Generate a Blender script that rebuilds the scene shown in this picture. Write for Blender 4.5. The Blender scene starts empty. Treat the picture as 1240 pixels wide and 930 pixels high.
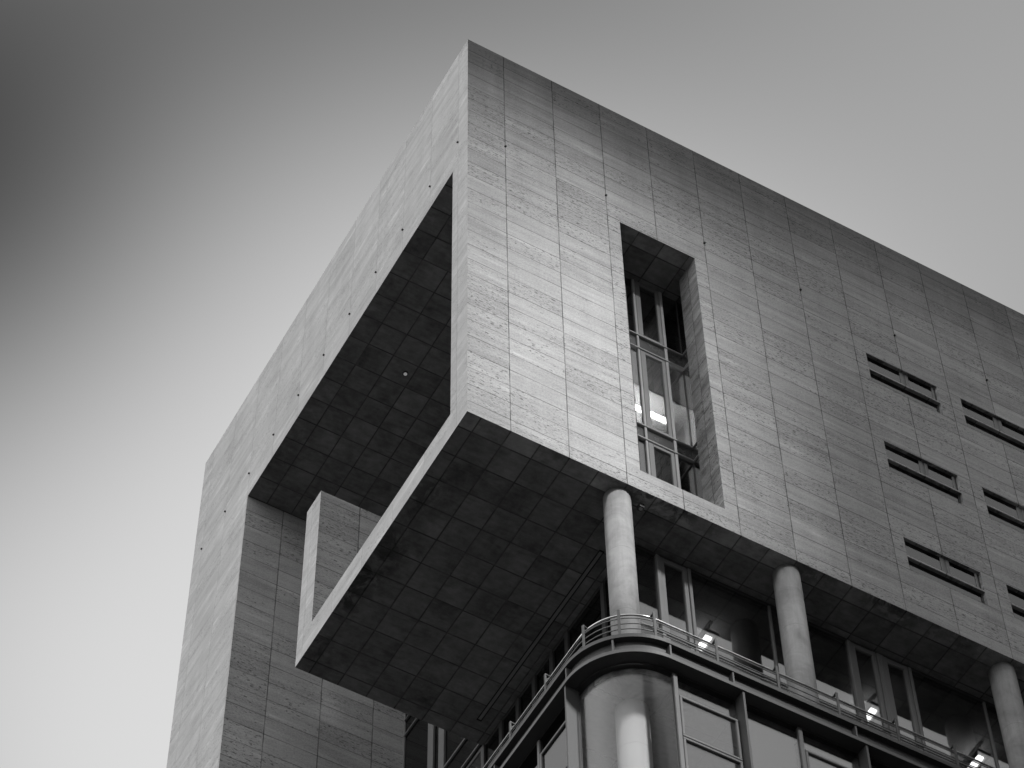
import bpy, math, random
from mathutils import Vector, Matrix
random.seed(7)
R = math.radians
sc = bpy.context.scene
col = sc.collection

# ------------------------------------------------------------------ key dimensions (metres, z = 0 is the box's underside)
GROUND = -61.3
TOP = 20.0            # roof edge
XE = 44.0             # how far the facade runs
T = 0.886             # thickness of the front stone wall
ZC = 13.24            # ceiling of the open loggia
YB = 18.25            # back of the block
YT = 14.13            # inner face of the tower wall
YS = 9.44             # back edge of the cantilevered floor
GY = 1.56             # recessed glazing, front
GX = 5.69             # recessed glazing, side
XC, YC = 4.74, 0.65   # centre of the rounded corner below
M0, MP = 1.246, 1.70  # facade module
C0, CP = 0.49, 0.7536 # stone courses
ZF = -7.44            # terrace level

# ------------------------------------------------------------------ materials
class NT:
    def __init__(s, name):
        s.m = bpy.data.materials.new(name); s.m.use_nodes = True
        s.t = s.m.node_tree; s.t.nodes.clear()
        s.out = s.n('ShaderNodeOutputMaterial')
    def n(s, typ, **kw):
        x = s.t.nodes.new(typ)
        for k, v in kw.items(): setattr(x, k, v)
        return x
    def l(s, a, b): s.t.links.new(a, b)
    def put(s, sock, v):
        if hasattr(v, 'is_output') or isinstance(v, bpy.types.NodeSocket): s.l(v, sock)
        else: sock.default_value = v
    def math(s, op, a, b=0.0, c=0.0, clamp=False):
        x = s.n('ShaderNodeMath', operation=op, use_clamp=clamp)
        s.put(x.inputs[0], a); s.put(x.inputs[1], b); s.put(x.inputs[2], c)
        return x.outputs[0]
    def rng(s, v, a, b, c=0.0, d=1.0):
        x = s.n('ShaderNodeMapRange'); x.interpolation_type = 'SMOOTHSTEP'
        s.put(x.inputs[0], v)
        for i, q in enumerate((a, b, c, d)): s.put(x.inputs[i + 1], q)
        return x.outputs[0]
    def comb(s, a, b, c=0.0):
        x = s.n('ShaderNodeCombineXYZ')
        for i, q in enumerate((a, b, c)): s.put(x.inputs[i], q)
        return x.outputs[0]
    def noise(s, vec, scale=1.0, detail=4.0, rough=0.55, dist=0.0):
        x = s.n('ShaderNodeTexNoise'); s.l(vec, x.inputs['Vector'])
        x.inputs['Scale'].default_value = scale; x.inputs['Detail'].default_value = detail
        x.inputs['Roughness'].default_value = rough; x.inputs['Distortion'].default_value = dist
        return x.outputs[0]
    def pos(s):
        g = s.n('ShaderNodeNewGeometry'); x = s.n('ShaderNodeSeparateXYZ'); s.l(g.outputs['Position'], x.inputs[0])
        s.P = g.outputs['Position']
        return x.outputs
    def grey(s, v):
        x = s.n('ShaderNodeCombineColor')
        for i in range(3): s.put(x.inputs[i], v)
        return x.outputs[0]
    def princ(s, val, rough=0.7, spec=0.3, metal=0.0, height=None, bdist=0.01, bstr=1.0):
        p = s.n('ShaderNodeBsdfPrincipled')
        s.l(s.grey(val), p.inputs['Base Color'])
        s.put(p.inputs['Roughness'], rough); p.inputs['Specular IOR Level'].default_value = spec
        p.inputs['Metallic'].default_value = metal
        if height is not None:
            b = s.n('ShaderNodeBump'); b.inputs['Distance'].default_value = bdist; b.inputs['Strength'].default_value = bstr
            s.l(height, b.inputs['Height']); s.l(b.outputs[0], p.inputs['Normal'])
        s.l(p.outputs[0], s.out.inputs[0])
        return s.m

def stone(name, ua, va, u0, pu, v0, pv, base, ju=0.021, jv=0.022, ku=0.72, kv=0.6, rand=0.16, band=0.45, pit=0.68, mott=0.3, su=0.38, sv=4.0, seed=0.0, stain_shade=None, pepper=0.95):
    t = NT(name); p = t.pos(); u, v = p[ua], p[va]
    cu = t.math('DIVIDE', t.math('SUBTRACT', u, u0), pu); cv = t.math('DIVIDE', t.math('SUBTRACT', v, v0), pv)
    iu, iv = t.math('FLOOR', cu), t.math('FLOOR', cv)
    def dist(c, q):
        f = t.math('FRACT', c)
        return t.math('MULTIPLY', t.math('MINIMUM', f, t.math('SUBTRACT', 1.0, f)), q)
    du, dv = dist(cu, pu), dist(cv, pv)
    jU = t.rng(du, ju * .35, ju, 1.0, 0.0); jV = t.rng(dv, jv * .35, jv, 1.0, 0.0)
    w = t.n('ShaderNodeTexWhiteNoise', noise_dimensions='3D'); t.l(t.comb(iu, iv, seed), w.inputs['Vector']); rnd = w.outputs[0]
    w2 = t.n('ShaderNodeTexWhiteNoise', noise_dimensions='3D'); t.l(t.comb(iu, iv, seed + 7.3), w2.inputs['Vector']); rnd2 = w2.outputs[0]
    # veins and bands run with the bed of the stone, a new cut in every slab
    bu = t.math('ADD', t.math('MULTIPLY', u, su), t.math('MULTIPLY', rnd, 41.0)); bv = t.math('ADD', t.math('MULTIPLY', v, sv), t.math('MULTIPLY', rnd2, 67.0))
    bn = t.noise(t.comb(bu, bv, seed), 1.0, 7.0, 0.62, 0.25)
    fu = t.math('ADD', t.math('MULTIPLY', u, 7.5), t.math('MULTIPLY', rnd2, 31.0)); fv = t.math('ADD', t.math('MULTIPLY', v, 19.0), t.math('MULTIPLY', rnd, 77.0))
    pn = t.noise(t.comb(fu, fv, seed + 3), 1.0, 3.0, 0.6, 0.3)
    patch = t.noise(t.comb(t.math('ADD', u, t.math('MULTIPLY', rnd, 9.0)), t.math('MULTIPLY', v, 3.0), seed), 1.1, 2.0)
    pits = t.math('MULTIPLY', t.rng(pn, 0.55, 0.66), t.rng(t.math('ADD', patch, t.math('MULTIPLY', t.math('SUBTRACT', rnd2, .5), .42)), 0.38, 0.62))
    gn = t.noise(t.P, 21.0, 3.0, 0.7)
    mt = t.noise(t.P, 0.33, 4.0, 0.6)
    def around(x, k): return t.math('MULTIPLY', t.math('SUBTRACT', x, 0.5), k)
    f = t.math('ADD', 1.0, around(rnd, rand))
    run = t.noise(t.comb(t.math('MULTIPLY', u, 2.6), t.math('MULTIPLY', v, .13), seed + 2), 1.0, 5.0, .6)   # rain run-off
    pep = t.noise(t.comb(t.math('MULTIPLY', u, 16.0), t.math('MULTIPLY', v, 26.0), seed), 1.0, 2.0, .7)
    for x, k in ((bn, band * 2.2), (mt, mott), (gn, 0.3), (pep, pepper), (run, 0.3)): f = t.math('ADD', f, around(x, k))
    # a light vein here and there
    vein = t.math('MULTIPLY', t.rng(bn, 0.60, 0.70), 0.14)
    f = t.math('ADD', f, vein)
    f = t.math('MULTIPLY', f, t.math('SUBTRACT', 1.0, t.math('MULTIPLY', pits, pit)))
    jn = t.rng(t.noise(t.comb(t.math('MULTIPLY', u, .9), t.math('MULTIPLY', v, 1.3), seed + 5), 1.0, 3.0), 0.36, 0.6)
    f = t.math('MULTIPLY', f, t.math('SUBTRACT', 1.0, t.math('MULTIPLY', jU, t.math('MULTIPLY_ADD', jn, ku * .5, ku * .5))))
    f = t.math('MULTIPLY', f, t.math('SUBTRACT', 1.0, t.math('MULTIPLY', jV, t.math('MULTIPLY_ADD', jn, kv * .5, kv * .5))))
    if stain_shade:  # weathering plus a painted fall-off of light towards the roof edge; ragged outline
        z0, z1, k = stain_shade
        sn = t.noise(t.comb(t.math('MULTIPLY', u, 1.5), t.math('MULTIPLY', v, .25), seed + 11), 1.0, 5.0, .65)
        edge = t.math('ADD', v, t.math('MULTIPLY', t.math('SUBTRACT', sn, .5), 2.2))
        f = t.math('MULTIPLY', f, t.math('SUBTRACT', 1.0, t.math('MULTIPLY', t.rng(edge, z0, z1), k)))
    val = t.math('MULTIPLY', f, base, clamp=True)
    h = t.math('ADD', t.math('MULTIPLY', bn, .25), t.math('MULTIPLY', t.math('ADD', t.math('ADD', jU, jV), pits), -.6))
    return t.princ(val, 0.78, 0.22, 0.0, h, 0.012, 0.7)

def soffit_mat(name, base, u0, v0, q=0.85, seed=0.0, strong=1.0):
    t = NT(name); p = t.pos(); u, v = p[0], p[1]
    cu = t.math('DIVIDE', t.math('SUBTRACT', u, u0), q); cv = t.math('DIVIDE', t.math('SUBTRACT', v, v0), q)
    iu, iv = t.math('FLOOR', cu), t.math('FLOOR', cv)
    def dist(c):
        f = t.math('FRACT', c); return t.math('MULTIPLY', t.math('MINIMUM', f, t.math('SUBTRACT', 1.0, f)), q)
    w = t.n('ShaderNodeTexWhiteNoise', noise_dimensions='3D'); t.l(t.comb(iu, iv, seed), w.inputs['Vector'])
    j = t.math('MAXIMUM', t.rng(dist(cu), .008, .030, 1, 0), t.rng(dist(cv), .008, .030, 1, 0))
    va = t.n('ShaderNodeVectorMath', operation='MULTIPLY_ADD'); t.l(w.outputs[1], va.inputs[0]); va.inputs[1].default_value = (5, 5, 5); t.l(t.P, va.inputs[2])
    n1 = t.noise(va.outputs[0], 0.9, 6.0, .65, .4); n2 = t.noise(t.comb(t.math('MULTIPLY', u, 2.2), t.math('MULTIPLY', v, 8.0), 0), 1.0, 4.0)
    f = t.math('ADD', 1.0, t.math('MULTIPLY', t.math('SUBTRACT', w.outputs[0], .5), .24))
    f = t.math('ADD', f, t.math('MULTIPLY', t.math('SUBTRACT', n1, .5), 2.0)); f = t.math('ADD', f, t.math('MULTIPLY', t.math('SUBTRACT', n2, .5), .8)); f = t.math('ADD', f, t.math('MULTIPLY', t.math('SUBTRACT', t.noise(t.P, 5.0, 5.0, .7), .5), .8))
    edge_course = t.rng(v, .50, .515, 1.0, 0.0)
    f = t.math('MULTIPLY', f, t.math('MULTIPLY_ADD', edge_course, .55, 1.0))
    # water marks along the drip edges, each with its own outline
    e = t.math('MINIMUM', u, t.math('ADD', v, .15))
    wn = t.noise(t.P, 1.7, 6.0, .7, 1.2)
    mark = t.math('MULTIPLY', t.rng(t.math('ADD', e, t.math('MULTIPLY', wn, 1.8)), 1.1, 2.3, 1, 0), t.rng(wn, .40, .56))
    f = t.math('MULTIPLY', f, t.math('SUBTRACT', 1.0, t.math('MULTIPLY', t.math('MULTIPLY', mark, t.rng(t.noise(t.P, .28, 3.0), .42, .60)), .7 * strong)))
    f = t.math('MULTIPLY', f, t.math('SUBTRACT', 1.0, t.math('MULTIPLY', t.math('MULTIPLY', j, t.rng(n1, .3, .6)), .7)))
    return t.princ(t.math('MULTIPLY', f, base, clamp=True), .85, .15, 0, t.math('MULTIPLY', j, -1.0), .012, .6)

def concrete(name, base, k=0.35):
    t = NT(name); p = t.pos()
    a = t.noise(t.P, 1.6, 6.0, .65, .6); b = t.noise(t.comb(t.math('MULTIPLY', p[0], 6.0), t.math('MULTIPLY', p[1], 6.0), t.math('MULTIPLY', p[2], .5)), 1.0, 4.0)
    g = t.noise(t.P, 30.0, 2.0)
    f = t.math('ADD', 1.0, t.math('MULTIPLY', t.math('SUBTRACT', a, .5), k * 2)); f = t.math('ADD', f, t.math('MULTIPLY', t.math('SUBTRACT', b, .5), k * 1.3))
    f = t.math('ADD', f, t.math('MULTIPLY', t.math('SUBTRACT', g, .5), .15))
    # faint shutter rings every 2.4 m
    fr = t.math('FRACT', t.math('DIVIDE', p[2], 2.45)); ring = t.rng(t.math('MINIMUM', fr, t.math('SUBTRACT', 1.0, fr)), .002, .006, 1, 0)
    f = t.math('MULTIPLY', f, t.math('SUBTRACT', 1.0, t.math('MULTIPLY', ring, .22)))
    return t.princ(t.math('MULTIPLY', f, base, clamp=True), .7, .25, 0, a, .01, .3)

def metal(name, base, rough=.45, met=0.0, spec=.5, k=.2):
    t = NT(name); t.pos()
    a = t.noise(t.P, 2.3, 4.0, .6); b = t.noise(t.P, 40.0, 2.0)
    f = t.math('ADD', 1.0, t.math('MULTIPLY', t.math('SUBTRACT', a, .5), k * 2)); f = t.math('ADD', f, t.math('MULTIPLY', t.math('SUBTRACT', b, .5), k * .6))
    return t.princ(t.math('MULTIPLY', f, base, clamp=True), t.math('MULTIPLY_ADD', a, .25, rough - .12), spec, met)

def glass(name, refl, trans, tint=0.9, wave=0.004, graze=.5, rough=.02):
    t = NT(name); t.pos()
    lw = t.n('ShaderNodeLayerWeight'); lw.inputs[0].default_value = .35
    fac = t.math('ADD', refl, t.math('MULTIPLY', t.math('POWER', lw.outputs['Facing'], 3.0), graze), clamp=True)
    tr = t.n('ShaderNodeBsdfTransparent'); t.l(t.grey(trans), tr.inputs[0])
    gl = t.n('ShaderNodeBsdfGlossy'); t.l(t.grey(tint), gl.inputs[0]); gl.inputs['Roughness'].default_value = rough
    b = t.n('ShaderNodeBump'); b.inputs['Distance'].default_value = wave; b.inputs['Strength'].default_value = .35
    t.l(t.noise(t.P, .9, 2.0), b.inputs['Height']); t.l(b.outputs[0], gl.inputs['Normal'])
    mx = t.n('ShaderNodeMixShader'); t.l(fac, mx.inputs[0]); t.l(tr.outputs[0], mx.inputs[1]); t.l(gl.outputs[0], mx.inputs[2])
    t.l(mx.outputs[0], t.out.inputs[0])
    return t.m

def emit(name, v):
    t = NT(name); e = t.n('ShaderNodeEmission'); e.inputs[0].default_value = (1, 1, 1, 1); e.inputs[1].default_value = v
    t.l(e.outputs[0], t.out.inputs[0]); return t.m

def asphalt(name):
    t = NT(name); t.pos(); a = t.noise(t.P, .08, 6.0, .6); b = t.noise(t.P, 9.0, 3.0)
    f = t.math('ADD', t.math('MULTIPLY', a, .06), t.math('MULTIPLY', b, .03))
    return t.princ(f, .9, .2)

STONE_F = stone('travertine_front', 0, 2, M0, MP, C0, CP, 0.36, stain_shade=(14.0, 20.4, .56))
STONE_S = stone('travertine_side', 1, 2, 0.57, MP, C0, CP, 0.40, ku=.22, kv=.14, rand=.06, band=.40, pit=.35, su=.5, sv=2.3, mott=.25, pepper=.3, seed=19.0)
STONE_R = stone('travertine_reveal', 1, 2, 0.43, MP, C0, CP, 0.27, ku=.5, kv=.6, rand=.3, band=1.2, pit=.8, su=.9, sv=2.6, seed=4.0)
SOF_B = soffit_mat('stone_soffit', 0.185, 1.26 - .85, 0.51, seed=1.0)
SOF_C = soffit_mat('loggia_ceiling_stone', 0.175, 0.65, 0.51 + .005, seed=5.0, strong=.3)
CONC = concrete('fair_faced_concrete', 0.26, .6)
ALU = metal('satin_aluminium', 0.17, .5, 0.0, .4)
ALU_L = metal('light_aluminium', 0.30, .4, 0.0, .5)
DARK = metal('dark_bronze_metal', 0.035, .5, 0.0, .4)
FASC = metal('fascia_metal', 0.055, .5, 0.0, .4)
STRIP = metal('cornice_strip_metal', 0.07, .45, 0.0, .4)
STEEL = metal('stainless_steel', 0.55, .28, 1.0, .5, k=.1)
GLASS = glass('window_glass', .23, .66)
GLASS_D = glass('tinted_glass', .13, .30)
GLASS_B = glass('bay_glass', .24, .70)
GLASS_C = glass('curved_glass', .10, .88, .75, .002, .12, .13)
BLIND = concrete('blind_fabric', .25, .04)
FRAME = metal('frame_metal', .085, .45)
GLASS_K = glass('dark_side_glass', .06, .25)
SPAN = metal('spandrel_panel', 0.06, .25, 0.0, .5)
PLAST = concrete('painted_plaster', 0.45, .06)
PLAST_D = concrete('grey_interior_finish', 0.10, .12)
TUBE = emit('lamp_tube', 2.4)
SPOTM = emit('downlight_lens', 0.075)
ASPH = asphalt('asphalt')
BLOCKER = concrete('blocker_render', 0.16, .2)

# ------------------------------------------------------------------ mesh helpers
class MB:
    def __init__(s): s.v = []; s.f = []; s.sm = []
    def face(s, pts, smooth=False):
        i = len(s.v); s.v += [tuple(p) for p in pts]; s.f.append(tuple(range(i, i + len(pts)))); s.sm.append(smooth)
    def box(s, x0, x1, y0, y1, z0, z1):
        i = len(s.v)
        s.v += [(x, y, z) for z in (z0, z1) for y in (y0, y1) for x in (x0, x1)]
        for q in ((0, 2, 3, 1), (4, 5, 7, 6), (0, 1, 5, 4), (1, 3, 7, 5), (3, 2, 6, 7), (2, 0, 4, 6)):
            s.f.append(tuple(i + k for k in q)); s.sm.append(False)
        return s
    def bev(s, x0, x1, y0, y1, z0, z1, b=.012):
        """box with its four long arrises chamfered: an octagon run along its longest side"""
        d = (x1 - x0, y1 - y0, z1 - z0); ax = d.index(max(d)); o = [k for k in (0, 1, 2) if k != ax]
        lo, hi = (x0, y0, z0), (x1, y1, z1); a0, a1 = lo[o[0]], hi[o[0]]; c0, c1 = lo[o[1]], hi[o[1]]
        b = min(b, (a1 - a0) * .3, (c1 - c0) * .3)
        prof = [(a0 + b, c0), (a1 - b, c0), (a1, c0 + b), (a1, c1 - b), (a1 - b, c1), (a0 + b, c1), (a0, c1 - b), (a0, c0 + b)]
        if ax == 1: prof = prof[::-1]
        def P(q, e):
            r = [0, 0, 0]; r[ax] = e; r[o[0]] = q[0]; r[o[1]] = q[1]; return tuple(r)
        i = len(s.v); n = len(prof)
        s.v += [P(q, lo[ax]) for q in prof] + [P(q, hi[ax]) for q in prof]
        for k in range(n): s.f.append((i + k, i + (k + 1) % n, i + n + (k + 1) % n, i + n + k)); s.sm.append(False)
        s.f.append(tuple(i + k for k in reversed(range(n)))); s.f.append(tuple(i + n + k for k in range(n))); s.sm += [False, False]
        return s
    def prism(s, poly, z0, z1, smooth=False, top=True, bottom=True):
        n = len(poly); i = len(s.v)
        s.v += [(x, y, z0) for x, y in poly] + [(x, y, z1) for x, y in poly]
        for k in range(n):
            s.f.append((i + k, i + (k + 1) % n, i + n + (k + 1) % n, i + n + k)); s.sm.append(smooth)
        if bottom: s.f.append(tuple(i + k for k in reversed(range(n)))); s.sm.append(False)
        if top: s.f.append(tuple(i + n + k for k in range(n))); s.sm.append(False)
        return s
    def cyl(s, c, r, z0, z1, n=64):
        i = len(s.v)
        s.v += [(c[0] + r * math.cos(2 * math.pi * k / n), c[1] + r * math.sin(2 * math.pi * k / n), z) for z in (z0, z1) for k in range(n)]
        for k in range(n): s.f.append((i + k, i + (k + 1) % n, i + n + (k + 1) % n, i + n + k)); s.sm.append(True)
        s.f.append(tuple(i + k for k in reversed(range(n)))); s.f.append(tuple(i + n + k for k in range(n))); s.sm += [False, False]
        return s
    def tube(s, pts, r, n=8):
        pts = [Vector(p) for p in pts]; base = len(s.v)
        for k, p in enumerate(pts):
            d = (pts[min(k + 1, len(pts) - 1)] - pts[max(k - 1, 0)]).normalized()
            a = d.cross(Vector((0, 0, 1)))
            a = Vector((1, 0, 0)) if a.length < 1e-4 else a.normalized()
            b = a.cross(d)
            s.v += [tuple(p + (a * math.cos(2 * math.pi * j / n) + b * math.sin(2 * math.pi * j / n)) * r) for j in range(n)]
        for k in range(len(pts) - 1):
            for j in range(n):
                s.f.append((base + k * n + j, base + k * n + (j + 1) % n, base + (k + 1) * n + (j + 1) % n, base + (k + 1) * n + j)); s.sm.append(True)
        s.f.append(tuple(base + j for j in reversed(range(n)))); s.f.append(tuple(base + (len(pts) - 1) * n + j for j in range(n))); s.sm += [False, False]
        return s
    def sweep(s, inner, outer, z0, z1):
        """closed band between two matching plan paths, z0 to z1"""
        n = len(inner); i = len(s.v)
        for a, b in zip(inner, outer): s.v += [(a[0], a[1], z0), (b[0], b[1], z0), (b[0], b[1], z1), (a[0], a[1], z1)]
        for k in range(n - 1):
            p, q = i + 4 * k, i + 4 * k + 4
            for j in range(4):
                s.f.append((p + j, p + (j + 1) % 4, q + (j + 1) % 4, q + j)); s.sm.append(False)
        s.f.append((i + 3, i + 2, i + 1, i)); e = i + 4 * (n - 1); s.f.append((e, e + 1, e + 2, e + 3)); s.sm += [False, False]
        return s
    def build(s, name, mats, parent=None, pick=None, origin=None):
        me = bpy.data.meshes.new(name)
        o = origin or (0, 0, 0)
        me.from_pydata([(a - o[0], b - o[1], c - o[2]) for a, b, c in s.v], [], s.f)
        if not isinstance(mats, (list, tuple)): mats = [mats]
        for m in mats: me.materials.append(m)
        for p, sm in zip(me.polygons, s.sm): p.use_smooth = sm
        import bmesh
        b = bmesh.new(); b.from_mesh(me); bmesh.ops.recalc_face_normals(b, faces=b.faces); b.to_mesh(me); b.free()
        if pick:
            for p in me.polygons: p.material_index = pick(p)
        ob = bpy.data.objects.new(name, me); col.objects.link(ob); ob.location = o
        if parent is not None: attach(ob, parent)
        return ob

def world(o):
    m = Matrix.Translation(o.location)
    return m if o.parent is None else world(o.parent) @ o.matrix_parent_inverse @ m
def attach(o, p):
    o.parent = p; o.matrix_parent_inverse = world(p).inverted()
def thing(name, label, cat, loc, group=None):
    e = bpy.data.objects.new(name, None); col.objects.link(e); e.location = loc; e.empty_display_size = .5
    e['label'] = label; e['category'] = cat
    if group: e['group'] = group
    return e
def part_label(o, t): o['label'] = t; return o
def by_normal(p):   # 0 front/back, 1 side, 2 underside
    n = p.normal
    return 1 if abs(n.x) > .6 else (2 if n.z < -.6 else 0)

def path(r, ye=YT - .01, xe=XE, n=28):
    """plan line r outside the corner centre: down the side, round the corner, along the front"""
    a = [(XC - r, ye)] + [(XC - r * math.cos(k / n * math.pi / 2), YC - r * math.sin(k / n * math.pi / 2)) for k in range(n + 1)] + [(xe, YC - r)]
    return a
def area(r, ye=YT - .01, xe=XE): return path(r, ye, xe) + [(xe, ye)]

# ------------------------------------------------------------------ ground
g = MB(); g.face([(-2500, -2500, GROUND), (2500, -2500, GROUND), (2500, 2500, GROUND), (-2500, 2500, GROUND)])
o = g.build('ground', ASPH); o['kind'] = 'structure'

# ------------------------------------------------------------------ the office building
B = thing('office_building', 'travertine clad office block with cantilevered open frame and curved glass corner below', 'building', (0, 0, GROUND))

# front wall: a stone sheet with the tall slit and the pairs of narrow slots cut through it
SLIT = (5.07, 7.63, 0.87, ZC)
slots = []
for r in range(3):
    for k in range(5):
        x0 = 13.56 + 3.4 * k; zt = 12.53 - 4.535 * r
        slots.append((x0, x0 + 2.54, zt - .80, zt, 'upper', r, k)); slots.append((x0, x0 + 2.54, zt - 1.45, zt - .87, 'lower', r, k))
holes = [SLIT] + [s[:4] for s in slots]
xs = sorted({0.0, XE} | {h[0] for h in holes} | {h[1] for h in holes}); zs = sorted({0.0, TOP} | {h[2] for h in holes} | {h[3] for h in holes})
def ishole(i, j):
    if not (0 <= i < len(xs) - 1 and 0 <= j < len(zs) - 1): return None
    cx, cz = (xs[i] + xs[i + 1]) / 2, (zs[j] + zs[j + 1]) / 2
    return any(h[0] < cx < h[1] and h[2] < cz < h[3] for h in holes)
w = MB()
for i in range(len(xs) - 1):
    for j in range(len(zs) - 1):
        if ishole(i, j): continue
        x0, x1, z0, z1 = xs[i], xs[i + 1], zs[j], zs[j + 1]
        w.face([(x0, 0, z0), (x1, 0, z0), (x1, 0, z1), (x0, 0, z1)]); w.face([(x0, T, z0), (x0, T, z1), (x1, T, z1), (x1, T, z0)])
        if ishole(i - 1, j) is not False: w.face([(x0, 0, z0), (x0, 0, z1), (x0, T, z1), (x0, T, z0)])
        if ishole(i + 1, j) is not False: w.face([(x1, 0, z0), (x1, T, z0), (x1, T, z1), (x1, 0, z1)])
        if ishole(i, j - 1) is not False: w.face([(x0, 0, z0), (x0, T, z0), (x1, T, z0), (x1, 0, z0)])
        if ishole(i, j + 1) is not False: w.face([(x0, 0, z1), (x1, 0, z1), (x1, T, z1), (x0, T, z1)])
# weld so that normals can be made consistent
def weld(mb):
    idx = {}; nv = []; mp = []
    for p in mb.v:
        k = tuple(round(c, 4) for c in p)
        if k not in idx: idx[k] = len(nv); nv.append(p)
        mp.append(idx[k])
    mb.v = nv; mb.f = [tuple(mp[i] for i in f) for f in mb.f]
weld(w)
def pick_front(p):
    n = p.normal; c = p.center
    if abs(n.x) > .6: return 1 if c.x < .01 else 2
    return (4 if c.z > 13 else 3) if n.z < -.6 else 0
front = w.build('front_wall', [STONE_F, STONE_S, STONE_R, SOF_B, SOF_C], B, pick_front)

MATS = [STONE_F, STONE_S, SOF_C]
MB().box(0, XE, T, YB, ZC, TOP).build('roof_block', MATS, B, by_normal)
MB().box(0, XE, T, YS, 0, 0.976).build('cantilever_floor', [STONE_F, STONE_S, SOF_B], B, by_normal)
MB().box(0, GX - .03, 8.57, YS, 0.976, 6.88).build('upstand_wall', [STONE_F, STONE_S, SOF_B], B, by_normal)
MB().box(0, 9.0, YT, YB, GROUND, ZC).build('tower_wall', MATS, B, by_normal)
MB().box(9.0, XE, 9.5, YB - .01, GROUND, ZC).build('building_core', PLAST_D, B)

# little anchor bolts set in the stone
def bolt(x, y, z, side):
    m = MB()
    if side: m.tube([(x + .02, y, z), (x - .045, y, z)], .030, 10); m.tube([(x - .030, y, z), (x - .045, y, z)], .036, 10)
    else: m.tube([(x, y + .02, z), (x, y - .045, z)], .030, 10); m.tube([(x, y - .030, z), (x, y - .045, z)], .040, 10)
    m.build('anchor_bolt', DARK, B)
for k in range(11): bolt(0, 0.57 + 1.7 * k, 14.47, True)
for k in range(6): bolt(M0 + 3.4 * k, 0, 14.40, False)

# light track let into the underside, beside the side glazing
tr = MB().bev(5.085, 5.115, 2.2, 8.66, -.012, .01).bev(5.205, 5.235, 2.2, 8.66, -.012, .01).bev(5.085, 5.235, 2.15, 2.2, -.012, .01).bev(5.085, 5.235, 8.66, 8.71, -.012, .01)
trk = tr.build('ceiling_track', metal('track_metal', .012, .6, 0.0, .2), B)
MB().box(5.117, 5.203, 2.202, 8.658, -.008, .008).build('track_cover', metal('track_cover_metal', .22, .5), trk)

# round columns under the box, carried on down inside the glass corner
COLX = (4.646, 9.746, 16.546, 21.646)
for x in COLX:
    MB().cyl((x, .53), .362, ZF + .005, -.002, 72).build('column', CONC, B)
lowc = MB().cyl((4.646, .53), .40, -17.0, -8.14, 72).build('lower_column', concrete('white_painted_column', .62, .05), B)

# narrow slot windows
for x0, x1, z0, z1, what, r, k in slots:
    y = .095; f = MB(); b = .022
    f.bev(x0 + .002, x1 - .002, y, y + .07, z0 + .002, z0 + b).bev(x0 + .002, x1 - .002, y, y + .07, z1 - b, z1 - .002)
    f.bev(x0 + .002, x0 + b, y, y + .07, z0 + b, z1 - b).bev(x1 - .06, x1 - .002, y, y + .07, z0 + b, z1 - b)
    fr = f.build('window', DARK, B)
    if what == 'upper':
        xm = x0 + 1.40; pl = MB()
        pl.bev(xm - .15, xm - .03, y - .012, y + .06, z0 + b, z1 - b).bev(xm - .03, xm + .03, y + .006, y + .06, z0 + b, z1 - b).bev(xm + .03, xm + .15, y - .012, y + .06, z0 + b, z1 - b)
        pl.build('mullion', ALU, fr)
        MB().bev(x1 - .14, x1 - .062, y - .012, y + .06, z0 + b, z1 - b).build('jamb_post', ALU, fr)
        MB().box(x0 + b, xm - .15, y + .014, y + .034, z0 + b, z1 - b).build('pane', GLASS_D, fr)
        MB().box(xm + .15, x1 - .142, y + .014, y + .034, z0 + b, z1 - b).build('pane', GLASS_D, fr)
    else:
        MB().box(x0 + b, x1 - .06, y + .014, y + .034, z0 + b, z1 - b).build('pane', GLASS_D, fr)

# glazing behind the tall slit: frame > panes, sashes, spandrels; it turns back to the wall at its right end
SX0, SX1 = 4.2, 7.94
sf = MB()
for z in (10.22, 9.53, 5.63, 5.0):
    sf.bev(SX0, SX1 + .03, GY - .09, GY + .05, z - .03, z + .03); sf.bev(SX1 - .05, SX1 + .03, T + .01, GY - .09, z - .03, z + .03)
for a, b_ in ((6.37, 6.45), (7.30, 7.40)): sf.bev(a, b_, GY - .06, GY + .06, .98, ZC - .01)
slit = sf.build('slit_window', ALU_L, B)
MB().bev(SX1 - .028, SX1 + .028, GY - .028, GY + .05, .98, ZC - .01).build('corner_post', DARK, slit)
bands = ((.98, 4.97), (5.66, 9.50), (10.25, ZC - .01))
for z0, z1 in bands:
    s = MB()
    s.bev(6.46, 6.63, GY - .05, GY + .05, z0, z1).bev(7.17, 7.29, GY - .05, GY + .05, z0, z1).bev(6.63, 7.17, GY - .05, GY + .05, z1 - .13, z1).bev(6.63, 7.17, GY - .05, GY + .05, z0, z0 + .13)
    sash = s.build('sash', ALU, slit)
    for a, b_ in ((SX0, 6.37), (6.63, 7.17), (7.40, SX1 - .03)):
        MB().box(a, b_, GY, GY + .02, z0, z1).build('pane', GLASS, slit)
    MB().box(SX1 - .01, SX1 + .01, T + .01, GY - .03, z0, z1).build('pane', GLASS, slit)
for z0, z1 in ((5.03, 5.60), (9.56, 10.19)):
    for a, b_ in ((SX0, 6.37), (6.45, 7.30), (7.40, SX1 - .03)): MB().box(a, b_, GY, GY + .02, z0, z1).build('spandrel_panel', SPAN, slit)
    MB().box(SX1 - .01, SX1 + .01, T + .01, GY - .03, z0, z1).build('spandrel_panel', SPAN, slit)

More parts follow.
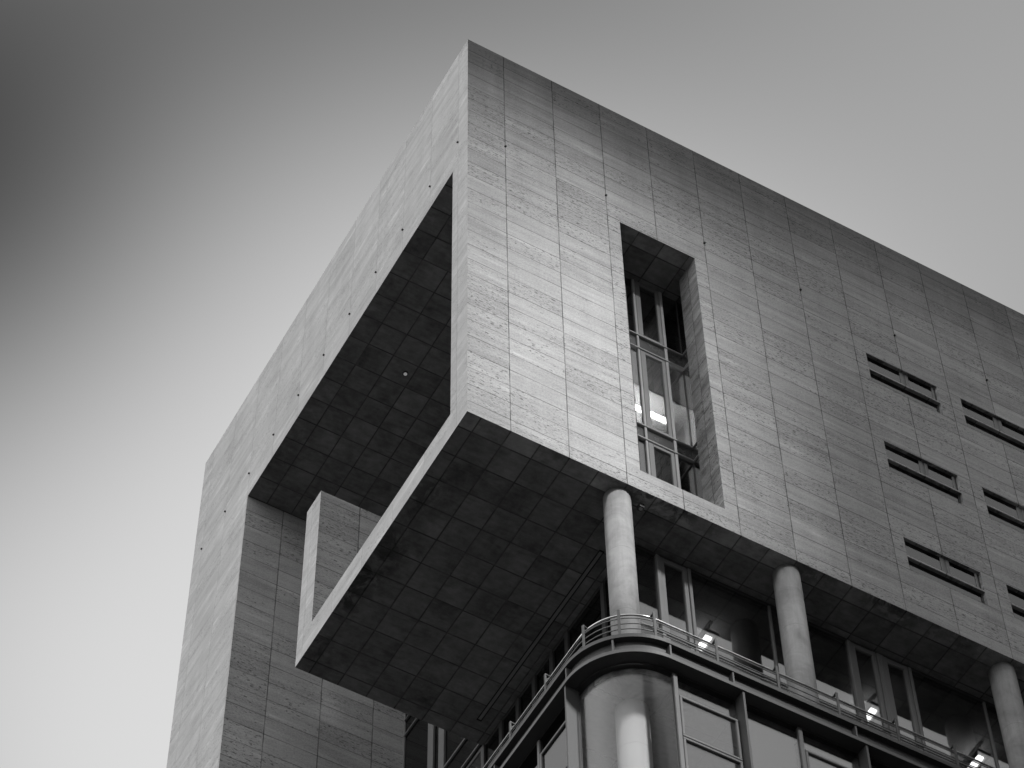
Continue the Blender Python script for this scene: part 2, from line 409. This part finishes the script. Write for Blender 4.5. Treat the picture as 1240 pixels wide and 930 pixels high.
# set-back glazing under the box, front side
wide, thin, sashes = [], [], []
for k in range(4):
    b0 = 6.8 * k
    sashes += [(6.37 + b0, 7.42 + b0)] if k == 0 else [(5.44 + b0, 6.49 + b0), (6.42 + b0, 7.47 + b0)]
    thin.append(9.845 + b0)
gf = MB()
gf.bev(GX, XE, GY - .05, GY + .06, ZF + .003, ZF + .15)
for z in (-3.33, -4.0): gf.bev(GX + .03, XE, GY - .10, GY - .055, z - .03, z + .03)
for x in thin: gf.bev(x - .035, x + .035, GY - .05, GY + .06, ZF + .15, -.14)
gl1 = gf.build('setback_glazing', ALU, B)
MB().bev(GX, XE, GY - .02, GY + .06, -.14, -.004).build('glazing_head', DARK, gl1)
MB().box(GX + .03, XE, GY - .053, GY - .03, -3.97, -3.36).build('spandrel_panel', SPAN, gl1)
for a, b_ in ((6.37, 7.42), (12.24, 13.26), (13.26, 14.27), (19.04, 20.06), (20.06, 21.07)):
    s = MB(); h = -.145
    s.bev(a, a + .11, GY - .085, GY + .05, ZF + .15, h).bev(a + .11, a + .245, GY - .06, GY + .05, ZF + .15, h)
    s.bev(b_ - .235, b_ - .11, GY - .06, GY + .05, ZF + .15, h).bev(b_ - .095, b_, GY - .085, GY + .05, ZF + .15, h)
    s.bev(a + .245, b_ - .235, GY - .06, GY + .05, h - .16, h).bev(a + .245, b_ - .235, GY - .06, GY + .05, ZF + .15, ZF + .3)
    sa = s.build('sash', ALU, gl1)
    MB().box(a + .245, b_ - .235, GY, GY + .02, ZF + .3, h - .16).build('pane', GLASS, sa)
for a, b_ in ((GX + .03, 6.37), (7.42, 9.81), (9.88, 12.24), (14.27, 16.61), (16.68, 19.04), (21.07, 23.41), (23.48, XE)):
    MB().box(a, b_, GY, GY + .02, ZF + .15, -.14).build('pane', GLASS, gl1)

# set-back glazing, side: runs from the corner back to the tower, also up behind the loggia
gs = MB()
gs.bev(GX - .05, GX + .06, GY + .06, YT, ZF + .003, ZF + .15)
for z in (5.72, 5.03, 1.20): gs.bev(GX - .06, GX + .05, T + .01 if z > 1 else YS + .01, YT - .002, z - .03, z + .03)
gs.bev(GX - .06, GX + .05, YS + .01, YT - .002, .15, .21)
for z in (-3.33, -4.0): gs.bev(GX - .11, GX - .072, GY + .03, YT - .002, z - .03, z + .03)
gs.bev(GX - .05, GX + .03, YT - .07, YT - .002, .98, ZC - .01); gs.bev(GX - .05, GX + .03, YT - .07, YT - .002, -.0, .98)
gs.bev(GX - .03, GX + .03, GY - .03, GY + .03, ZF + .15, -.15)
gl2 = gs.build('side_glazing', ALU, B)
MB().bev(GX - .02, GX + .06, GY + .065, YT, -.14, -.004).build('glazing_head', DARK, gl2)
low = (ZF + .15, -.15)
lm = [3.0, 4.85, 5.65, 6.58, 7.45, 8.36, 9.35, 10.4, 11.72, 12.37]
for y in lm:
    wd = .09 if y < 11 else .16
    m = MB().bev(GX - .07, GX + .05, y - wd, y + wd, *low)
    if y > 11: m.bev(GX - .07, GX + .05, y - .16, y + .16, -.15, ZC - .01)
    m.build('mullion', ALU if y > 11 else FASC, gl2)
ys = [GY + .03] + [q for y in lm for q in ((y - .09, y + .09) if y < 11 else (y - .16, y + .16))] + [YT - .01]
for a, b_ in zip(ys[0::2], ys[1::2]):
    MB().box(GX, GX + .02, a, b_, *low).build('pane', GLASS_D, gl2)
MB().box(GX, GX + .02, T + .01, YS, .98, ZC - .01).build('loggia_pane', GLASS_D, gl2)
for a, b_ in ((YS + .01, 11.56), (11.88, 12.21), (12.53, YT - .07)):
    for z0, z1 in ((-.14, .15), (.21, 1.17), (1.23, 5.0), (5.06, 5.69), (5.75, ZC - .01)):
        MB().box(GX, GX + .02, a, b_, z0, z1).build('pane', GLASS_K, gl2)

# rooms behind the glass
MB().box(GX + .25, XE, GY + .25, 9.45, -.26, -.01).build('office_ceiling', concrete('office_ceiling_finish', .35, .05), B)
for z0, z1 in ((5.05, 5.6), (9.56, 10.16)): MB().box(GX + .25, XE, GY + .12, 9.45, z0, z1).build('office_floor', PLAST_D, B)
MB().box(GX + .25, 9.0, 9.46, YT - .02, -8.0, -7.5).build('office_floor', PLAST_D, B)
MB().box(GX + .3, 12.0, 2.62, 6.2, 9.505, 9.555).build('lit_ceiling', concrete('white_ceiling', .8, .04), B)
MB().box(GX + .3, 7.75, 3.7, 3.8, 5.62, 9.50).build('lit_partition', concrete('white_partition', .75, .04), B)
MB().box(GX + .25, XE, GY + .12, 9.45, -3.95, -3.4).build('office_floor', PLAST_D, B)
MB().box(8.9, 9.02, GY + .12, 6.2, 5.62, 9.54).build('office_partition', PLAST, B)
MB().box(9.1, 13.3, 6.3, 6.42, -3.39, -.27).build('office_partition', PLAST, B)
MB().box(14.3, 21.5, 6.3, 6.42, -3.39, -.27).build('office_partition', PLAST, B)

# terrace slab, fascia and cornice that sweep round the corner
slab = MB().prism(area(1.79), ZF - .12, ZF).build('terrace_slab', [DARK, metal('slab_edge_metal', .032, .5)], B, lambda p: 1 if abs(p.normal.z) < .5 else 0)
fas = MB().prism(area(1.63), -7.985, ZF - .121).build('cornice_fascia', FASC, slab)
cor = MB().prism(area(1.79), -8.10, -7.986).build('cornice_strip', [DARK, STRIP], slab, lambda p: 1 if abs(p.normal.z) < .5 else 0)
def rib(px, py, nx, ny, w_=.022):
    tx, ty = -ny, nx; m = MB()
    a = [(px + tx * w_, py + ty * w_), (px - tx * w_, py - ty * w_), (px - tx * w_ + nx * .14, py - ty * w_ + ny * .14), (px + tx * w_ + nx * .14, py + ty * w_ + ny * .14)]
    m.prism(a, -7.984, ZF - .125).build('fascia_rib', STRIP, fas)
for a in (0, 45, 90):
    c, s_ = -math.cos(R(a)), -math.sin(R(a)); rib(XC + 1.628 * c, YC + 1.628 * s_, c, s_)
for k in (1, 3, 5, 7, 9): rib(XC + 1.7 * k, YC - 1.628, 0, -1)
for k in (2, 4, 6): rib(XC - 1.628, YC + 1.7 * k, -1, 0)

# glass storey under the cornice
RG = 1.45
gw = MB(); ZL = -12.7
gw.sweep(path(RG - .06), path(RG + .06), ZL - .5, ZL)
for k in range(12):
    x = XC + .25 + 1.7 * k
    if k % 2 == 0: gw.bev(x - .06, x + .06, YC - RG - .05, YC - RG + .08, ZL, -8.17)
for k in range(6):
    y = YC + .1 + 1.7 * k
    if k % 2: gw.bev(XC - RG - .05, XC - RG + .08, y - .05, y + .05, ZL, -8.17)
cw = gw.build('glass_storey', FRAME, B)
MB().sweep(path(RG - .06), path(RG + .015), -8.128, -8.103).build('glazing_head', DARK, cw)
for k in range(12):
    if k % 2: 
        x = XC + .25 + 1.7 * k; f = MB().box(x - .03, x + .03, YC - 1.75, YC - RG + .08, ZL, -8.102)
        f.build('fin', FASC, cw)
for k in range(6):
    if k % 2 == 0:
        y = YC + .1 + 1.7 * k; MB().box(XC - 1.75, XC - RG + .08, y - .03, y + .03, ZL, -8.102).build('fin', FASC, cw)
# the curved pane
n = 40; inn = [(XC - (RG - .02) * math.cos(k / n * math.pi / 2), YC - (RG - .02) * math.sin(k / n * math.pi / 2)) for k in range(n + 1)]
out = [(XC - RG * math.cos(k / n * math.pi / 2), YC - RG * math.sin(k / n * math.pi / 2)) for k in range(n + 1)]
inn.append((XC + .19, YC - RG + .02)); out.append((XC + .19, YC - RG))
cp = MB().sweep(inn, out, ZL, -8.13)
cp.sm = [True] * (len(cp.sm) - 2) + [False, False]
cpo = part_label(cp.build('curved_pane', GLASS_C, cw), 'curved corner pane reflecting the pale sky')
for p in cpo.data.polygons: p.use_smooth = abs(p.normal.z) < .5
# set sharp edges between the faces of the curved sheet
cpo.data.set_sharp_from_angle(angle=R(35))
def opening(a, b_, front_side, z0, z1):
    m = MB(); q = .075
    if front_side:
        y0, y1 = YC - RG - .05, YC - RG + .03
        m.bev(a, b_, y0, y1, z1 - q, z1).bev(a, b_, y0, y1, z0, z0 + q).bev(a, a + q, y0, y1, z0 + q, z1 - q).bev(b_ - q, b_, y0, y1, z0 + q, z1 - q)
    else:
        x0, x1 = XC - RG - .05, XC - RG + .03
        m.bev(x0, x1, a, b_, z1 - q, z1).bev(x0, x1, a, b_, z0, z0 + q).bev(x0, x1, a, a + q, z0 + q, z1 - q).bev(x0, x1, b_ - q, b_, z0 + q, z1 - q)
    m.build('opening_frame', FRAME, cw)
for k in range(11):
    a = XC + .25 + 1.7 * k + .06; b_ = a + 1.7 - .10
    MB().box(a, b_, YC - RG, YC - RG + .02, ZL, -8.13).build('pane', GLASS_B, cw)
    if k > 0: MB().box(a + .05, b_ - .05, YC - RG + .14, YC - RG + .146, ZL + .3, -8.32).build('blind', BLIND, cw)
    if k % 2 == 0:
        opening(a + .01, b_ - .01, True, -10.28, -8.87); opening(a + .01, b_ - .01, True, -12.0, -10.30)
for k in range(5):
    a = YC + .1 + 1.7 * k + .05; b_ = a + 1.6
    MB().box(XC - RG, XC - RG + .02, a, b_, ZL, -8.13).build('pane', GLASS_D, cw)
    MB().box(XC - RG + .14, XC - RG + .146, a + .05, b_ - .05, ZL + .3, -8.32).build('blind', PLAST_D, cw)
    if k % 2 == 0: opening(a + .01, b_ - .01, False, -10.28, -8.70)
inner = area(RG - .16)
MB().prism(inner, -8.30, -8.102).build('bay_ceiling', soffit_mat('bay_ceiling_panels', .32, 3.4, .3, 1.7, 9.0), B)
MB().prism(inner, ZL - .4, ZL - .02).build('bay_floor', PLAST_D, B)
MB().box(7.8, 20, 5.2, 5.35, ZL, -8.31).build('bay_partition', PLAST_D, B)
MB().box(6.6, 6.75, 5.2, YT - .1, ZL, -8.31).build('bay_partition', PLAST_D, B)
# storeys further down to the street
lowb = MB()
z = ZL - .5
while z > GROUND + 1:
    z2 = max(z - 4.1, GROUND); lowb.prism(area(RG - .02), z2, z, top=False); 
    if z2 > GROUND + .5: lowb.prism(area(RG + .06), max(z2 - .42, GROUND), z2)
    z = z2 - .42
lowb.build('lower_storeys', [SPAN], B)

# railing round the terrace
rl = MB(); RO = 1.50
def line(r, z, n=28): return [(x, y, z) for x, y in path(r, n=n)]
for z in (-6.49, -6.69, -6.88, -7.08, -7.27): rl.tube(line(RO - .03, z), .014, 8)
rail = rl.build('railing', metal('railing_bars', .14, .4, 0.0, .5), B)
MB().tube(line(RO - .16, -6.21), .028, 12).build('handrail', STEEL, rail)
def post(px, py, nx, ny):
    """flat upright with a little triangular bracket that holds the handrail on its inner side; n points outwards"""
    tx, ty = -ny, nx; m = MB(); h = .032
    def P(o_, t_): return (px + nx * o_ + tx * t_, py + ny * o_ + ty * t_)
    m.prism([P(-.015, -h), P(.015, -h), P(.015, h), P(-.015, h)], ZF + .001, -6.20)
    def plate(a, z_a, b, z_b, th):   # bar from (a, z_a) to (b, z_b) in the plane across the rail
        d = Vector((b - a, z_b - z_a)); q = Vector((-d.y, d.x)).normalized() * th
        c = [(a + q.x, z_a + q.y), (b + q.x, z_b + q.y), (b - q.x, z_b - q.y), (a - q.x, z_a - q.y)]
        i = len(m.v)
        for t_ in (-h * .8, h * .8): m.v += [(*P(o_, t_), z_) for o_, z_ in c]
        for f in ((0, 1, 2, 3), (7, 6, 5, 4), (0, 4, 5, 1), (1, 5, 6, 2), (2, 6, 7, 3), (3, 7, 4, 0)): m.f.append(tuple(i + k for k in f)); m.sm.append(False)
    plate(-.010, -6.205, -.15, -6.235, .012); plate(-.010, -6.42, -.15, -6.235, .012)
    m.build('post', FASC, rail)
for k in range(16): post(4.54 + 1.7 * k, YC - RO, 0, -1)
for y in (.30, 2.02, 3.72, 5.42, 7.12, 8.82, 10.52, 12.22):
    if y >= YC: post(XC - RO, y, -1, 0)
    else:
        a = math.asin((YC - y) / RO); post(XC - RO * math.cos(a), y, -math.cos(a), -math.sin(a))
a = R(50); post(XC - RO * math.cos(a), YC - RO * math.sin(a), -math.cos(a), -math.sin(a))

# ------------------------------------------------------------------ lamps that hang behind the glass
def loop_lamp(x, y, z, label):
    e = thing('pendant_lamp', label, 'lamp', (x, y, z), 'pendant lamps behind the setback glass')
    f = MB(); L, W = .44, .20
    f.bev(x - W, x - W + .07, y - L, y + L, z - .05, z + .06).bev(x + W - .07, x + W, y - L, y + L, z - .05, z + .06)
    f.bev(x - W, x + W, y - L - .07, y - L, z - .05, z + .06).bev(x - W, x + W, y + L, y + L + .07, z - .05, z + .06)
    f.build('lamp_frame', ALU, e)
    MB().box(x - W + .10, x + W - .10, y - L + .12, y + L - .12, z - .01, z + .04).build('tube', TUBE, e)
    c = MB(); top = -.262
    for s_ in (-1, 1): c.tube([(x, y + s_ * .4, z + .06), (x, y + s_ * .4, top)], .008, 6)
    c.box(x - .05, x + .05, y - .5, y + .5, top - .03, top - .001)
    c.build('suspension', DARK, e)
loop_lamp(8.72, 3.1, -.72, 'rectangular hanging lamp behind the setback glass beside the second round column')
loop_lamp(13.86, 3.1, -.72, 'rectangular hanging lamp behind the narrow pair of opening sashes')
loop_lamp(17.3, 3.1, -.72, 'rectangular hanging lamp behind the glass just past the third round column')
def bar_lamp(x0, x1, y, z, label):
    e = thing('strip_lamp', label, 'lamp', ((x0 + x1) / 2, y, z), 'strip lamps behind the slit window')
    f = MB().bev(x0, x1, y - .03, y + .03, z + .035, z + .09)
    for x in (x0 + .2, x1 - .2): f.tube([(x, y, z + .09), (x, y, 9.504)], .008, 6)
    f.build('housing', DARK, e)
    MB().bev(x0 + .02, x1 - .02, y - .07, y + .07, z - .05, z + .034).build('tube', emit('strip_tube', 14.0), e)
bar_lamp(6.9, 8.3, 3.0, 9.0, 'glowing strip lamp hanging behind the middle sash of the tall slit window')
bar_lamp(6.05, 6.65, 2.75, 8.5, 'short glowing strip lamp at the left edge of the tall slit window')

# ------------------------------------------------------------------ small fittings
e = thing('ceiling_light', 'small round white light set in the dark ceiling of the open loggia', 'light', (2.11, 7.71, ZC))
MB().cyl((2.11, 7.71), .085, ZC - .05, ZC - .001, 24).build('rim', FASC, e)
MB().cyl((2.11, 7.71), .055, ZC - .062, ZC - .051, 24).build('lens', SPOTM, e)
e = thing('floodlight', 'small bracketed floodlight under the stone soffit beside the corner column', 'light', (5.25, .38, 0))
MB().bev(5.18, 5.32, .30, .46, -.22, -.08).build('lamp_body', DARK, e)
MB().tube([(5.25, .38, -.08), (5.25, .38, -.001)], .02, 8).build('bracket', ALU_L, e)
MB().cyl((5.25, .38), .05, -.235, -.221, 16).build('lens', ALU_L, e)

# ------------------------------------------------------------------ unseen twin block with a gap, added to shape the sunlit pool on the facade
e = thing('shading_block', 'unseen twin block added to shade the facade and shape its sunlit pool', 'building', (18, -77, GROUND))
NY0, NY1, NZ = -95.0, -60.0, 63.0
for x0, x1 in ((-8.0, 12.0), (23.9, 110.0)):
    m = MB().box(x0, x1, NY0, NY1, GROUND, NZ).build('blocker_wall', BLOCKER, e)
    wb = MB(); z = GROUND + 2.0
    while z < NZ - 3:
        wb.box(x0 - .05, x1 + .05, NY0 - .05, NY1 + .05, z, z + 1.7); z += 3.9
    wb.build('blocker_window_band', SPAN, m)
    MB().box(x0 - .3, x1 + .3, NY0 - .3, NY1 + .3, NZ + .002, NZ + .5).build('blocker_parapet', BLOCKER, m)
MB().box(12.002, 23.898, -70.0, -60.5, 54.0, 63.0).build('shade_bridge', BLOCKER, e)  # added across the gap to shade the top of the facade

# ------------------------------------------------------------------ light
SUN_AZ = Vector((.208, -.978)).normalized(); SUN_EL = R(30)
sd = Vector((SUN_AZ.x * math.cos(SUN_EL), SUN_AZ.y * math.cos(SUN_EL), math.sin(SUN_EL)))
sl = bpy.data.lights.new('sun', 'SUN'); sl.energy = 3.3; sl.angle = R(9); sl.color = (1, 1, 1)
so = bpy.data.objects.new('sun', sl); col.objects.link(so); so.rotation_euler = (-sd).to_track_quat('-Z', 'Y').to_euler(); so.location = (20, -40, 60)

wd = bpy.data.worlds.new('World'); sc.world = wd; wd.use_nodes = True
t = NT.__new__(NT); t.t = wd.node_tree; t.t.nodes.clear(); t.out = t.n('ShaderNodeOutputWorld')
sky = t.n('ShaderNodeTexSky', sky_type='NISHITA'); sky.sun_disc = False; sky.sun_elevation = SUN_EL
sky.sun_rotation = math.atan2(SUN_AZ.x, SUN_AZ.y); sky.air_density = 1.0; sky.dust_density = 2.5
bw = t.n('ShaderNodeRGBToBW'); t.l(sky.outputs[0], bw.inputs[0])
tc = t.n('ShaderNodeTexCoord'); D = tc.outputs['Generated']
nz = t.noise(D, 3.0, 4.0, .5)
def lobe(d, width, flat=False):      # soft patch of the sky round direction d; width in degrees
    v = Vector(d).normalized(); x = t.n('ShaderNodeVectorMath', operation='DOT_PRODUCT'); t.l(D, x.inputs[0]); x.inputs[1].default_value = v
    a = t.math('ARCCOSINE', t.math('MINIMUM', x.outputs['Value'], 1.0))
    a = t.math('DIVIDE', a, R(width))
    if flat: a = t.math('MULTIPLY', a, a)
    return t.math('POWER', 2.71828, t.math('MULTIPLY', t.math('MULTIPLY', a, a), -1.0))
# an even veil of high cloud, unseen glows added to light the walls, and one dark bank
front_glow = lobe((.20, -.60, .78), 32)
left_glow = lobe((-.92, .28, .28), 38)
low_glow = lobe((.2867, .5749, .7663), 10.8, True)
side_glow = lobe((.3909, .3901, .8337), 9.9)
thin_veil = lobe((.284, .484, .8275), 17)
bank = lobe((.066, .518, .853), 5.5)
G1, G2, VEIL, BASE = .71, .36, .335, .30
L = t.math('ADD', BASE, t.math('ADD', t.math('MULTIPLY', front_glow, .35), t.math('ADD', t.math("MULTIPLY", left_glow, 3.2), t.math('MULTIPLY', lobe((-.62, -.66, .42), 26), .9))))
L = t.math('SUBTRACT', L, t.math('MULTIPLY', thin_veil, VEIL))
L = t.math('ADD', L, t.math('ADD', t.math('MULTIPLY', low_glow, G1), t.math('MULTIPLY', side_glow, G2)))
L = t.math('MULTIPLY', L, t.math('SUBTRACT', 1.0, t.math("MULTIPLY", bank, .82)))
L = t.math('MULTIPLY', L, t.math('MULTIPLY_ADD', nz, .10, .95))
b1 = t.n('ShaderNodeBackground'); t.l(t.grey(bw.outputs[0]), b1.inputs[0]); b1.inputs[1].default_value = .05
b2 = t.n('ShaderNodeBackground'); t.l(t.grey(L), b2.inputs[0]); b2.inputs[1].default_value = .354
mx = t.n('ShaderNodeMixShader'); mx.inputs[0].default_value = .85
t.l(b1.outputs[0], mx.inputs[1]); t.l(b2.outputs[0], mx.inputs[2]); t.l(mx.outputs[0], t.out.inputs[0])

# ------------------------------------------------------------------ camera
cd = bpy.data.cameras.new('camera'); cam = bpy.data.objects.new('camera', cd); col.objects.link(cam); sc.camera = cam
rt = (0.8712568507206185, -0.49068701492997124, -0.01173684163239861); up = (-0.4003409575685773, -0.7242677804093316, 0.5613940683281351); fw = (0.2839693958254381, 0.48441968956686154, 0.8274653748613782)
loc = (-19.91464559676301, -36.207438573109435, -59.71380546300014)
cam.matrix_world = Matrix(((rt[0], up[0], -fw[0], loc[0]), (rt[1], up[1], -fw[1], loc[1]), (rt[2], up[2], -fw[2], loc[2]), (0, 0, 0, 1)))
cd.sensor_width = 36; cd.sensor_fit = 'HORIZONTAL'; cd.lens = 102.3856; cd.clip_start = .5; cd.clip_end = 6000

# ------------------------------------------------------------------ render settings
sc.render.engine = 'CYCLES'
vs = sc.view_settings; vs.view_transform = 'Standard'; vs.look = 'None'; vs.exposure = 1.5; vs.gamma = 1.0; vs.use_curve_mapping = False
cy = sc.cycles; cy.use_denoising = True; cy.max_bounces = 8; cy.transparent_max_bounces = 16; cy.diffuse_bounces = 4; cy.glossy_bounces = 4
cy.sample_clamp_indirect = 3.0
